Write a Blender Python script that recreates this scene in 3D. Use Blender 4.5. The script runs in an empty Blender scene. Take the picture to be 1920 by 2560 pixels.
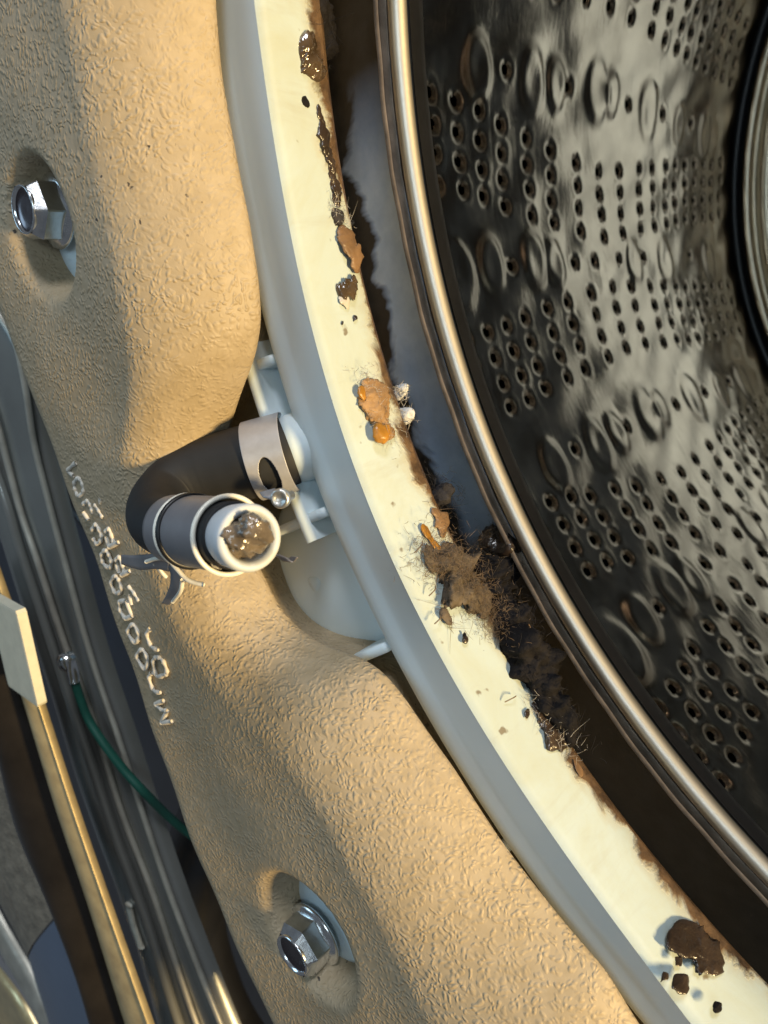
import bpy, math, random
import numpy as np
from mathutils import Vector, noise, Matrix
random.seed(7); rng=np.random.default_rng(7)
sc=bpy.context.scene
S=0.22                      # metres per model unit (one unit = radius of the tub mouth)
PI=math.pi
# ---------------------------------------------------------------- camera
MX=np.array([[0.73587464,0.,0.6771178],[-0.18314981,0.96272435,0.19904262],[-0.6518778,-0.27048442,0.70844444]])
CP=np.array([-.498,-.151,.475]); F=1847.3
cam=bpy.data.cameras.new('camera'); cam.lens=36*F/2560; cam.sensor_width=36
cam.clip_start=.005; cam.clip_end=50
co=bpy.data.objects.new('camera',cam); sc.collection.objects.link(co)
m=Matrix(MX.tolist()).to_4x4(); m.translation=Vector(CP*S); co.matrix_world=m
sc.camera=co
cam.dof.use_dof=True; cam.dof.focus_distance=.70*S; cam.dof.aperture_fstop=24
sc.view_settings.view_transform='Standard'; sc.view_settings.look='None'
sc.view_settings.exposure=0; sc.view_settings.gamma=1
# ---------------------------------------------------------------- light
w=bpy.data.worlds.new('World'); sc.world=w; w.use_nodes=True
bg=w.node_tree.nodes['Background']; bg.inputs[0].default_value=(.62,.69,.78,1); bg.inputs[1].default_value=.13
def area(name,pos,target,size,size_y,power,col):
    l=bpy.data.lights.new(name,'AREA'); l.shape='RECTANGLE'; l.size=size*S; l.size_y=size_y*S; l.energy=power; l.color=col
    o=bpy.data.objects.new(name,l); sc.collection.objects.link(o)
    o.location=Vector(pos)*S; d=(Vector(target)-Vector(pos)); o.rotation_euler=d.to_track_quat('-Z','Y').to_euler(); return o
area('warm_lamp',(3.9,-1.5,.33),(-1.0,-.2,0),1.0,.40,24.5,(1,.72,.34))
area('lower_wall_fill',(1.4,4.2,1.5),(-.9,-.6,0),1.2,1.0,7.0,(.92,.95,1))  # unseen fill added to pale the counterweight's lower walls
area('drum_fill',(1.3,.7,3.0),(-.6,-.1,-.5),1.1,1.1,1.15,(.72,.90,1))  # unseen frontal fill added to brighten the drum and the front faces
area('window_light',(-3.6,1.6,3.2),(-1.1,-.2,0),1.8,1.8,1.7,(.50,.78,1))
# ---------------------------------------------------------------- projection helpers: where a traced photo point lies in the machine
def ray(u,v):
    return MX@np.array([u-960,-(v-1280),-F])
def up(u,v,z):
    r=ray(u,v); return CP+(z-CP[2])/r[2]*r
def ucyl(u,v,R):
    r=ray(u,v); a=r[0]**2+r[1]**2; b=2*(CP[0]*r[0]+CP[1]*r[1]); c=CP[0]**2+CP[1]**2-R*R
    return CP+(-b+math.sqrt(b*b-4*a*c))/(2*a)*r
def pol(P): return math.degrees(math.atan2(P[1],P[0]))%360, math.hypot(P[0],P[1])
def pc(th,r,z): t=math.radians(th); return (r*math.cos(t),r*math.sin(t),z)
# ---------------------------------------------------------------- object helpers
def link(o,parent=None):
    sc.collection.objects.link(o)
    if parent is not None: o.parent=parent
    return o
def thing(name,label,cat,base=(0,0,0),group=None):
    o=bpy.data.objects.new(name,None); link(o); o.location=Vector(base)*S; o.empty_display_size=.01
    o['label']=label; o['category']=cat
    if group: o['group']=group
    return o
def tag(o,label,cat,group=None,kind=None):
    if label: o['label']=label
    if cat: o['category']=cat
    if group: o['group']=group
    if kind: o['kind']=kind
    return o
def mk(name,V,Fc,mat,parent=None,base=None,smooth=True,label=None,root=None):
    """V in model units, machine frame. root: thing whose origin is used; parent: direct parent (part)"""
    V=np.asarray(V,float)
    root=root or parent
    if root is not None: b=np.array(root.location)/S
    elif base is not None: b=np.array(base,float)
    else: b=V.mean(0)
    me=bpy.data.meshes.new(name)
    L=(V-b)*S
    if isinstance(Fc,np.ndarray):
        n=len(Fc); me.vertices.add(len(L)); me.vertices.foreach_set('co',L.ravel())
        me.loops.add(n*4); me.loops.foreach_set('vertex_index',Fc.ravel().astype(np.int32))
        me.polygons.add(n); me.polygons.foreach_set('loop_start',np.arange(0,n*4,4,dtype=np.int32))
        me.update(calc_edges=True)
    else: me.from_pydata(L.tolist(),[],[tuple(int(i) for i in f) for f in Fc])
    me.validate(); me.update()
    if smooth: me.polygons.foreach_set('use_smooth',[True]*len(me.polygons))
    me.materials.append(mat)
    o=bpy.data.objects.new(name,me); link(o,parent)
    if parent is None: o.location=Vector(b)*S
    if label: o['label']=label
    return o
def grid(nu,nv,cu=False,cv=False,off=0):
    f=[]
    for i in range(nu if cu else nu-1):
        for j in range(nv if cv else nv-1):
            a=i*nv+j; b=((i+1)%nu)*nv+j; c=((i+1)%nu)*nv+(j+1)%nv; d=i*nv+(j+1)%nv
            f.append((a+off,b+off,c+off,d+off))
    return f
def revolve(prof,th0=0,th1=360,n=360,rf=None):
    """prof: list of (r,z); revolve about machine axis"""
    V=[];closed=abs(th1-th0-360)<1e-6
    N=n if closed else n+1
    for i in range(N):
        th=th0+(th1-th0)*i/n
        for r,z in prof:
            V.append(pc(th,r+(rf(th) if rf else 0),z))
    return V,grid(N,len(prof),cu=closed)
def smooth_path(P,n=8,closed=False):
    P=[np.array(p,float) for p in P]; out=[]
    N=len(P); segs=N if closed else N-1
    for i in range(segs):
        if closed: a,b,c,d=P[(i-1)%N],P[i],P[(i+1)%N],P[(i+2)%N]
        else: a,b,c,d=P[max(i-1,0)],P[i],P[i+1],P[min(i+2,N-1)]
        for k in range(n):
            t=k/n
            out.append(.5*((2*b)+(-a+c)*t+(2*a-5*b+4*c-d)*t*t+(-a+3*b-3*c+d)*t**3))
    if not closed: out.append(P[-1])
    return out
def tube(P,R,seg=12,closed=False,caps=True,flat=1.0,nrm=None):
    P=[np.array(p,float) for p in P]; n=len(P)
    if not hasattr(R,'__len__'): R=[R]*n
    V=[];up0=np.array(nrm if nrm is not None else (0.13,.21,.97),float)
    prev=None
    for i in range(n):
        a=P[(i-1)%n] if closed or i>0 else P[i]; b=P[(i+1)%n] if closed or i<n-1 else P[i]
        t=b-a; t/=np.linalg.norm(t)+1e-12
        u=up0-t*(up0@t) if (nrm is not None or prev is None) else prev-t*(prev@t)
        if np.linalg.norm(u)<1e-4: u=np.cross(t,(1,0,0))
        u/=np.linalg.norm(u); prev=u; v=np.cross(t,u)
        for k in range(seg):
            an=2*PI*k/seg; V.append(P[i]+R[i]*(math.cos(an)*v+flat*math.sin(an)*u))
    Fc=grid(n,seg,cu=closed,cv=True)
    if caps and not closed: Fc+= [tuple(range(seg))[::-1],tuple(range((n-1)*seg,n*seg))]
    return V,Fc
def join(*VF):
    V=[];Fc=[]
    for v,f in VF:
        o=len(V); V+=[tuple(x) for x in v]; Fc+=[tuple(i+o for i in ff) for ff in f]
    return V,Fc
def frame(axis):
    a=np.array(axis,float);a/=np.linalg.norm(a)
    x=np.cross((0,0,1) if abs(a[2])<.9 else (1,0,0),a);x/=np.linalg.norm(x);return x,np.cross(a,x),a
def lathe(c,axis,prof,seg=32,sides=None,ph=0):
    """prof (r,h) along axis from c"""
    x,y,a=frame(axis);V=[]
    for r,h in prof:
        for k in range(seg):
            an=2*PI*k/seg+ph; V.append(np.array(c)+a*h+r*(math.cos(an)*x+math.sin(an)*y))
    return V,grid(len(prof),seg,cv=True)
def box(c,x,y,z,bev=0):
    """box centre c, half-vectors x,y,z ; chamfered by bev fraction"""
    c,x,y,z=[np.array(q,float) for q in (c,x,y,z)]
    V=[];b=1-bev
    for sx in(-1,1):
        for sy in(-1,1):
            for sz in(-1,1):
                V+= [c+sx*x+sy*b*y+sz*b*z, c+sx*b*x+sy*y+sz*b*z, c+sx*b*x+sy*b*y+sz*z]
    import bmesh
    bm=bmesh.new(); vs=[bm.verts.new(v) for v in V]
    bmesh.ops.convex_hull(bm,input=vs); bm.verts.index_update()
    V=[tuple(v.co) for v in bm.verts]; Fc=[tuple(v.index for v in f.verts) for f in bm.faces]; bm.free(); return V,Fc
# ---------------------------------------------------------------- materials
def nt(name):
    m=bpy.data.materials.new(name); m.use_nodes=True; t=m.node_tree; t.nodes.clear()
    o=t.nodes.new('ShaderNodeOutputMaterial'); p=t.nodes.new('ShaderNodeBsdfPrincipled'); t.links.new(p.outputs[0],o.inputs[0])
    tc=t.nodes.new('ShaderNodeTexCoord'); mp=t.nodes.new('ShaderNodeMapping'); mp.inputs['Scale'].default_value=(1/S,)*3
    t.links.new(tc.outputs['Object'],mp.inputs[0])
    return m,t,p,mp
def N(t,ty,**k):
    n=t.nodes.new(ty)
    for a,b in k.items():
        if hasattr(n,a): setattr(n,a,b)
        else: n.inputs[a.replace('_',' ')].default_value=b
    return n
def nz(t,mp,scale,detail=3,rough=.5,dist=0,sc3=None):
    n=N(t,'ShaderNodeTexNoise'); n.inputs['Scale'].default_value=scale; n.inputs['Detail'].default_value=detail
    n.inputs['Roughness'].default_value=rough; n.inputs['Distortion'].default_value=dist
    src=mp.outputs[0]
    if sc3: 
        q=N(t,'ShaderNodeMapping'); q.inputs['Scale'].default_value=sc3; t.links.new(src,q.inputs[0]); src=q.outputs[0]
    t.links.new(src,n.inputs['Vector']); return n.outputs['Fac']
def ramp(t,f,stops):
    r=N(t,'ShaderNodeValToRGB'); e=r.color_ramp.elements
    while len(e)>1: e.remove(e[-1])
    e[0].position=stops[0][0]; c=stops[0][1]; e[0].color=(*c,1) if hasattr(c,'__len__') else (c,c,c,1)
    for p,c in stops[1:]:
        q=e.new(p); q.color=(*c,1) if hasattr(c,'__len__') else (c,c,c,1)
    t.links.new(f,r.inputs[0]); return r.outputs[0]
def mixc(t,f,a,b,mode='MIX'):
    n=N(t,'ShaderNodeMix',data_type='RGBA',blend_type=mode)
    for s,v in ((0,f),(6,a),(7,b)):
        if hasattr(v,'links'): t.links.new(v,n.inputs[s])
        else: n.inputs[s].default_value=(*v,1) if hasattr(v,'__len__') else v
    return n.outputs[2]
def mth(t,op,a,b=0,c=0,clamp=False):
    n=N(t,'ShaderNodeMath',operation=op); n.use_clamp=clamp
    for s,v in enumerate((a,b,c)):
        if hasattr(v,'links'): t.links.new(v,n.inputs[s])
        else: n.inputs[s].default_value=v
    return n.outputs[0]
def bump(t,p,h,strength,dist):
    b=N(t,'ShaderNodeBump'); b.inputs['Strength'].default_value=strength; b.inputs['Distance'].default_value=dist*S
    t.links.new(h,b.inputs['Height']); 
    if p.inputs['Normal'].is_linked: t.links.new(p.inputs['Normal'].links[0].from_socket,b.inputs['Normal'])
    t.links.new(b.outputs[0],p.inputs['Normal'])
def simple(name,col,rough=.5,metal=0,var=.15,scale=20,bs=0,bd=.002,bscale=60,ss=0,rv=0,spec=None,trans=0,coat=0):
    m,t,p,mp=nt(name)
    f=nz(t,mp,scale,5,.6)
    a=tuple(max(0,c*(1-var)) for c in col); b=tuple(min(1,c*(1+var)) for c in col)
    t.links.new(ramp(t,f,[(.3,a),(.7,b)]),p.inputs['Base Color'])
    p.inputs['Metallic'].default_value=metal; p.inputs['Roughness'].default_value=rough
    if rv:
        f2=nz(t,mp,scale*1.7,4); t.links.new(mth(t,'MULTIPLY_ADD',f2,rv,rough-rv/2),p.inputs['Roughness'])
    if ss: p.inputs['Subsurface Weight'].default_value=ss; p.inputs['Subsurface Radius'].default_value=(.02*S,.015*S,.01*S); 
    if spec is not None: p.inputs['Specular IOR Level'].default_value=spec
    if trans: p.inputs['Transmission Weight'].default_value=trans
    if coat: p.inputs['Coat Weight'].default_value=coat
    if bs: bump(t,p,nz(t,mp,bscale,4,.6),bs,bd)
    return m
def sepz(t,mp):
    s=N(t,'ShaderNodeSeparateXYZ'); t.links.new(mp.outputs[0],s.inputs[0]); return s
# textured grey-beige plastic of the counterweight
def m_cw():
    m,t,p,mp=nt('pebbled_grey_plastic')
    big=nz(t,mp,2.5,3); fine=nz(t,mp,60,4,.6)
    c=ramp(t,big,[(.3,(.35,.265,.148)),(.7,(.385,.295,.172))])
    c=mixc(t,.25,c,ramp(t,fine,[(.35,(.3,.27,.22)),(.65,(.5,.45,.38))]))
    spk=nz(t,mp,95,2,.5); area_=nz(t,mp,5,2)
    k=mth(t,'MULTIPLY',ramp(t,spk,[(.70,0),(.73,1)]),ramp(t,area_,[(.6,0),(.66,1)]))
    t.links.new(mixc(t,k,c,(.06,.05,.04)),p.inputs['Base Color'])
    p.inputs['Roughness'].default_value=.55; p.inputs['Specular IOR Level'].default_value=.4
    v=N(t,'ShaderNodeTexVoronoi',feature='SMOOTH_F1'); v.inputs['Scale'].default_value=205; v.inputs['Smoothness'].default_value=.6
    dn=N(t,'ShaderNodeTexNoise'); dn.inputs['Scale'].default_value=50; t.links.new(mp.outputs[0],dn.inputs['Vector'])
    ad=N(t,'ShaderNodeVectorMath',operation='MULTIPLY_ADD'); ad.inputs[1].default_value=(.018,.018,.018)
    t.links.new(dn.outputs['Color'],ad.inputs[0]); t.links.new(mp.outputs[0],ad.inputs[2]); t.links.new(ad.outputs[0],v.inputs['Vector'])
    h=mth(t,'MULTIPLY',ramp(t,v.outputs['Distance'],[(.15,1),(.55,0)]),ramp(t,nz(t,mp,12,3),[(.35,.45),(.6,1)]))
    bump(t,p,h,.75,.0013)
    bump(t,p,nz(t,mp,160,3),.35,.0008)
    return m
M_CW=m_cw()
M_CHAR=simple('worn_raised_plastic',(.62,.58,.51),.5,bs=.3,bscale=80,bd=.001)
def m_lip():
    m,t,p,mp=nt('cream_stained_plastic')
    s=sepz(t,mp)
    n1=nz(t,mp,14,6,.65,.6); n2=nz(t,mp,3.2,3); n3=nz(t,mp,45,5,.7)
    base=ramp(t,n2,[(.3,(.45,.53,.52)),(.7,(.49,.58,.60))])
    # grime creeping up from the inner (deep) edge, z -0.07
    d=mth(t,'SUBTRACT',mth(t,'MULTIPLY_ADD',n1,.075,mth(t,'MULTIPLY_ADD',n2,.06,mth(t,'MULTIPLY_ADD',ramp(t,mth(t,'MULTIPLY_ADD',s.outputs[1],1,.5),[(.47,0),(.60,1)]),.010,-.137))),s.outputs[2])
    g=ramp(t,mth(t,'MULTIPLY_ADD',d,55,.5),[(.25,0),(.75,1)])
    halo=ramp(t,mth(t,'MULTIPLY_ADD',d,30,.75),[(.3,0),(.9,.55)])
    film=ramp(t,nz(t,mp,9,6,.7,1.2),[(.42,0),(.75,.35)])
    base=mixc(t,film,base,(.40,.38,.20))
    streak=ramp(t,nz(t,mp,26,5,.7,.4,(1,1,.18)),[(.55,0),(.72,.22)])
    base=mixc(t,streak,base,(.30,.25,.15))
    c=mixc(t,halo,base,(.42,.34,.18))
    c=mixc(t,g,c,ramp(t,n3,[(.35,(.035,.022,.014)),(.65,(.16,.10,.055))]))
    spk=nz(t,mp,38,3,.5); c=mixc(t,ramp(t,spk,[(.70,0),(.735,.8)]),c,(.16,.12,.07))
    t.links.new(c,p.inputs['Base Color'])
    p.inputs['Roughness'].default_value=.38
    p.inputs['Subsurface Weight'].default_value=.15; p.inputs['Subsurface Radius'].default_value=(.02*S,.018*S,.012*S)
    bump(t,p,mth(t,'MULTIPLY_ADD',g,.8,mth(t,'MULTIPLY',n3,mth(t,'MULTIPLY_ADD',g,.8,.12))),.5,.004)
    return m
M_LIP=m_lip()
M_WHITE=simple('milky_white_plastic',(.66,.76,.80),.42,var=.05,scale=6,bs=.12,bscale=140,bd=.0006,ss=.1)
M_RUBBER=simple('dusty_black_rubber',(.008,.0085,.010),.7,var=.4,scale=14,bs=.2,bscale=90,bd=.0008,rv=.2)
M_BAND=simple('grey_coated_spring_steel',(.24,.235,.25),.42,metal=.35,var=.12,scale=25,bs=.15,bscale=120,bd=.0006)
M_EDGE=simple('highlit_steel_edge',(.88,.84,.74),.45,metal=.15,var=.15,scale=60,bs=.3,bscale=120,bd=.0008)  # warm highlights on the clamp edges painted into this pale colour
M_ZINC=simple('bright_zinc',(.82,.83,.84),.20,metal=1,var=.18,scale=60,rv=.22,bs=.35,bscale=45,bd=.0008)
M_DKZ=simple('shadowed_zinc_cup',(.16,.14,.15),.25,metal=1,var=.1,scale=30)
M_PLUG=simple('chalky_white_plug',(.56,.60,.64),.45,var=.06,scale=20,bs=.2,bscale=60,bd=.001,ss=.1)
M_GUNK=simple('wet_brown_gunk',(.065,.045,.028),.16,var=.55,scale=30,bs=.6,bscale=45,bd=.004,coat=.6)
M_DARKGUNK=simple('wet_dark_brown_sludge',(.032,.022,.016),.3,var=.6,scale=22,bs=.8,bscale=50,bd=.005,coat=.3)
M_BLACK=simple('black_sludge',(.011,.010,.011),.8,spec=.12,var=.6,scale=20,bs=.9,bscale=55,bd=.006)
M_ORANGE=simple('orange_waxy_residue',(.36,.17,.025),.35,var=.45,scale=20,bs=.7,bscale=48,bd=.004,ss=.15)
M_TAN=simple('tan_fibrous_residue',(.30,.18,.085),.6,var=.35,scale=45,bs=.9,bscale=70,bd=.004)
M_FLAKE=simple('dried_brown_flake',(.17,.10,.05),.45,var=.4,scale=30,bs=.7,bscale=40,bd=.004)
M_PALE=simple('grey_translucent_flake',(.50,.48,.44),.25,var=.2,scale=30,bs=.5,bscale=40,bd=.003)
M_LINT=simple('grey_lint',(.035,.033,.036),.9,spec=.12,var=.4,scale=50,bs=.9,bscale=80,bd=.004)
M_BLINT=simple('brown_hair_lint',(.105,.085,.065),.8,spec=.12,var=.5,scale=50,bs=.9,bscale=80,bd=.004)
M_HAIR=simple('brown_hair',(.16,.11,.07),.5)
M_PHAIR=simple('pale_fibre',(.45,.42,.38),.6)
M_TUFT=simple('white_tuft',(.62,.64,.66),.9,bs=.8,bscale=80,bd=.003)
M_TUBIN=simple('tub_inside_shade',(.012,.012,.012),.8,var=.3,scale=4,spec=0)  # darkness behind the drum holes painted into the tub's inside
def m_drum():
    m,t,p,mp=nt('polished_stained_steel')
    n1=nz(t,mp,3,5,.6,1.0); n2=nz(t,mp,16,4,.6)
    t.links.new(ramp(t,n1,[(.3,(.62,.54,.45)),(.6,(.74,.65,.55))]),p.inputs['Base Color'])
    p.inputs['Metallic'].default_value=1
    t.links.new(ramp(t,n2,[(.35,.12),(.65,.22)]),p.inputs['Roughness'])
    bump(t,p,nz(t,mp,9,5,.65,1.5,(1,.45,1.6)),.15,.005)
    bump(t,p,n2,.2,.003)
    return m
M_DRUM=m_drum()
M_RIM=simple('rolled_steel_rim',(.70,.66,.58),.46,metal=1,var=.06,scale=10,bs=.15,bscale=90,bd=.0008)
M_EDGE2=simple('tan_folded_edge',(.38,.30,.23),.5,metal=.5,var=.4,scale=30,bs=.5,bscale=60,bd=.002)
def m_flange():
    m,t,p,mp=nt('grimy_steel_flange')
    n=nz(t,mp,7,5,.6,.8); n3=nz(t,mp,40,5,.6)
    s=sepz(t,mp)
    # bare steel in the middle with cool blue reflection painted in, wet grime elsewhere
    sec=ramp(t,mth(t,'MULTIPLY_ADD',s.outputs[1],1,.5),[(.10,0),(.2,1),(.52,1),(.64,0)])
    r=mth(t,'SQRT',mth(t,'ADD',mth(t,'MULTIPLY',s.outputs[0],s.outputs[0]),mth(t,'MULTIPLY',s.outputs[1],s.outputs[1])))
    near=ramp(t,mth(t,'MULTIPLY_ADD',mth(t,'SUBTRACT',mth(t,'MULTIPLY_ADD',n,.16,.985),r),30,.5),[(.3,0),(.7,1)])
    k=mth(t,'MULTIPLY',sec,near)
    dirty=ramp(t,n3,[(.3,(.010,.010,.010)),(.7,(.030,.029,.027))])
    blue_reflection=ramp(t,n3,[(.3,(.42,.58,.84)),(.7,(.56,.72,.98))])
    t.links.new(mixc(t,k,dirty,blue_reflection),p.inputs['Base Color'])
    t.links.new(mth(t,'MULTIPLY',k,.6),p.inputs['Metallic']); p.inputs['Roughness'].default_value=.5
    bump(t,p,n3,.4,.002)
    return m
M_FLANGE=m_flange()
M_GLOSS=simple('glossy_grey_profile',(.26,.265,.25),.25,var=.15,scale=5,bs=.1,bscale=20,bd=.002,metal=.5)
M_GREYRIDGE=simple('scuffed_grey_ridge',(.45,.43,.37),.4,var=.25,scale=18,metal=.4)
M_BRASS=simple('brushed_pale_gold_metal',(.86,.68,.38),.35,metal=.7,var=.2,scale=30,bs=.3,bscale=60,bd=.001)
M_BAR=simple('dark_bronze_bar',(.035,.030,.026),.25,metal=.6,var=.3,scale=10)
M_BLKP=simple('black_plastic',(.01,.01,.011),.4,var=.3,scale=10)
M_PANEL=simple('blue_grey_painted_panel',(.040,.046,.060),.45,var=.15,scale=4)
M_ROUGH=simple('rough_grey_reflection',(.24,.20,.15),.45,var=.35,scale=40,bs=.9,bscale=45,bd=.006)  # painted reflection of the pebbled counterweight
M_BLUEP=simple('blue_lit_painted_steel',(.12,.155,.22),.25,var=.1,scale=5)  # cool window highlight painted into the base colour
M_FOAM=simple('cream_foam_spacer',(.58,.56,.45),.75,var=.08,scale=60,bs=.4,bscale=150,bd=.001)
M_GREEN=simple('green_wire_insulation',(.010,.085,.06),.45,var=.2,scale=30)
M_WDOT=simple('pale_scraped_mark',(.62,.58,.48),.6,var=.2,scale=50,bs=.5,bscale=60,bd=.002)
# ================================================================ SETTING
# painted cabinet wall seen in the gap beside the counterweight
V,Fc=box((-4.1,-.6,-.72),(2.4,0,0),(0,3.4,0),(0,0,.03),.05)
o=mk('cabinet_wall',V,Fc,M_PANEL,base=(-4.1,-.6,-.75),smooth=False); o['kind']='structure'
# ================================================================ DRUM
drum=thing('drum','perforated stainless steel drum with rolled rim, seen through the tub mouth','washing machine drum',(0,0,0))
RD=1.15
cols=[-.436,-.496,-.554,-.613,-.690,-.764,-.860,-.953,-1.041,-1.136,-1.209,-1.28,-1.336,-1.397,-1.457,-1.519,-1.58,-1.645]
at=[170.5,170.8,171.1,171.8,172.4,173.0,173.7,174.2,173.9,173.5,173.2,172.9,172.6,172.4,172.1,172,171.9,171.5]
holes=[];bumps=[]
for k in range(-2,4):
    for z,a in zip(cols,at):
        b=187.1-.62*(a-170.6)
        for j in range(4):
            holes.append((a+1.95*j+30*k,z)); holes.append((b+2.0*j+30*k,z))
    for z in (-.626,-.832,-1.077,-1.25,-1.42): holes.append((167.9+30*k,z))
    for z in (-.604,-.82,-.899,-1.005,-1.129,-1.40): holes.append((182.2+30*k,z))
    for z,th,r in ((-.55,168.3,.032),(-.705,168.2,.036),(-.785,168.0,.030),(-.935,167.6,.040),(-.995,167.6,.028),(-1.17,168,.042),(-1.34,168.5,.03),(-1.51,168.8,.036)): bumps.append((th+30*k,z,r))
    for z,th,r in ((-.455,182.6,.040),(-.545,182.0,.032),(-.675,181.9,.036),(-.745,182.2,.03),(-1.075,182.5,.032),(-1.24,182.7,.036),(-1.52,183.2,.036)): bumps.append((th+30*k,z,r))
T0,T1,Z0,Z1=144.,240.,-.27,-1.735
K=PI/180*RD; dg=.0038
nt_=int((T1-T0)*K/dg)+1; nz_=int((Z0-Z1)/dg)+1
A=np.linspace(0,(T1-T0)*K,nt_)[:,None]*np.ones((1,nz_)); B=np.linspace(0,Z0-Z1,nz_)[None,:]*np.ones((nt_,1))
A=A.copy();B=B.copy()
H=np.zeros_like(A); kill=np.zeros((nt_-1,nz_-1),bool)
da=A[1,0]-A[0,0]; db=B[0,1]-B[0,0]
RH=.0076
for th,z in holes:
    a0=(th-T0)*K; b0=Z0-z
    if a0<.04 or a0>A[-1,0]-.04: continue
    a0+=random.gauss(0,.0008); b0+=random.gauss(0,.0006)
    i0,i1=int((a0-.035)/da),int((a0+.035)/da)+2; j0,j1=int((b0-.035)/db),int((b0+.035)/db)+2
    i0=max(i0,0);j0=max(j0,0)
    sa=A[i0:i1,j0:j1]; sb=B[i0:i1,j0:j1]
    d=np.hypot(sa-a0,sb-b0)+1e-9
    sn=np.abs(d-RH)<da*.62
    sa[sn]=a0+(sa[sn]-a0)*RH/d[sn]; sb[sn]=b0+(sb[sn]-b0)*RH/d[sn]
    d=np.hypot(sa-a0,sb-b0)
    H[i0:i1,j0:j1]+= .0042*np.exp(-np.maximum(d-RH*.6,0)**2/(2*.0048**2)) -.0003*np.exp(-(d-.021)**2/(2*.004**2))
    ca=(sa[:-1,:-1]+sa[1:,1:]+sa[1:,:-1]+sa[:-1,1:])/4; cb=(sb[:-1,:-1]+sb[1:,1:]+sb[1:,:-1]+sb[:-1,1:])/4
    kill[i0:i1-1,j0:j1-1][:ca.shape[0],:ca.shape[1]] |= np.hypot(ca-a0,cb-b0)<RH*.93
for th,z,r in bumps:
    a0=(th-T0)*K; b0=Z0-z
    d=np.sqrt(((A-a0)/1.3)**2+(B-b0)**2)/r
    H-= .0042/(1+np.exp((d-1)*9))*(1-.25*np.exp(-d*d*3))
# faint waviness from pressing
H+= .0016*np.sin(A*23+np.sin(B*17)*1.3)*np.sin(B*19+1)+.0008*np.sin(A*61+B*37)
R=RD+H; TH=np.radians(T0)+A/RD
V=np.stack([R*np.cos(TH),R*np.sin(TH),Z0-B],-1).reshape(-1,3)
ii,jj=np.where(~kill); q=ii*nz_+jj
Fq=np.stack([q,q+1,q+nz_+1,q+nz_],1)
wall=mk('perforated_wall',V,Fq,M_DRUM,drum)
V,Fc=revolve([(RD,Z0),(RD,-.7),(RD,-1.2),(RD,Z1)],T1,T0+360,90)
mk('plain_wall',V,Fc,M_DRUM,drum)
# front flange, rolled bead and sleeve
V,Fc=revolve([(.985,-.155),(1.0,-.163),(1.05,-.17),(1.12,-.18),(1.16,-.20),(1.165,-.27),(1.15,-.275)],0,360,300)
mk('front_flange',V,Fc,M_FLANGE,drum)
bead=[(.9690+.0098*math.cos(a),-.150+.0115*math.sin(a)) for a in np.linspace(-.3*PI,1.75*PI,18)]
V,Fc=revolve(bead,0,360,420); mk('rolled_rim',V,Fc,M_RIM,drum)
V,Fc=revolve([(.956,-.150),(.957,-.165),(.962,-.178),(.975,-.19),(.99,-.196),(1.0,-.195)],0,360,300); 
M_SLEEVE=simple('dull_dark_steel',(.03,.03,.032),.5,metal=.7,var=.25,scale=14,bs=.2,bscale=50,bd=.001)
mk('inner_sleeve',V,Fc,M_SLEEVE,drum)
def wob(th): return .0004*math.sin(math.radians(th*37))+.0004*math.sin(math.radians(th*91+20))
V,Fc=revolve([(.9845,-.139),(.9885,-.1375),(.991,-.140),(.991,-.157),(.985,-.160),(.9835,-.150)],0,360,900,wob); mk('folded_edge',V,Fc,M_EDGE2,drum)
# back plate: reflected light patch painted as pale annulus between dark centre and rim
V,Fc=revolve([(1.15,-1.735),(1.165,-1.75),(1.165,-1.775),(1.150,-1.785),(1.138,-1.775),(1.132,-1.755)],0,360,240); mk('back_seam',V,Fc,M_BLKP,drum)
M_DULL=simple('shaded_dull_steel',(.16,.145,.12),.3,metal=1,var=.25,scale=6)
M_PLATE_DARK=simple('plate_centre_shade',(.028,.022,.015),.4,var=.3,scale=6)  # dark centre added to darken what the drum wall reflects
pr=[(1.132,-1.755),(1.122,-1.738),(1.112,-1.735),(1.104,-1.745),(1.102,-1.76),(1.094,-1.758),(1.085,-1.742),(1.070,-1.735),(1.055,-1.745),(1.048,-1.77),(1.03,-1.79),(.9,-1.80),(.6,-1.78),(.3,-1.76),(.001,-1.76)]
V,Fc=revolve(pr[:10],0,360,240); mk('back_bead',V,Fc,simple('back_bead_steel',(.42,.36,.27),.28,metal=1,var=.15,scale=8),drum)
V,Fc=revolve(pr[9:11]+[(.96,-1.797)],0,360,240); mk('shaded_plate_ring',V,Fc,M_DULL,drum)
V,Fc=revolve([(.96,-1.797),(.9,-1.80),(.64,-1.785)],0,360,240); mk('back_plate',V,Fc,simple('lit_satin_steel',(.58,.50,.40),.34,metal=1,var=.12,scale=6),drum)
V,Fc=revolve([(.64,-1.785),(.63,-1.77),(.5,-1.76),(.3,-1.75),(.001,-1.75)],0,360,240); mk('dark_plate_centre',V,Fc,M_PLATE_DARK,drum)
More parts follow.
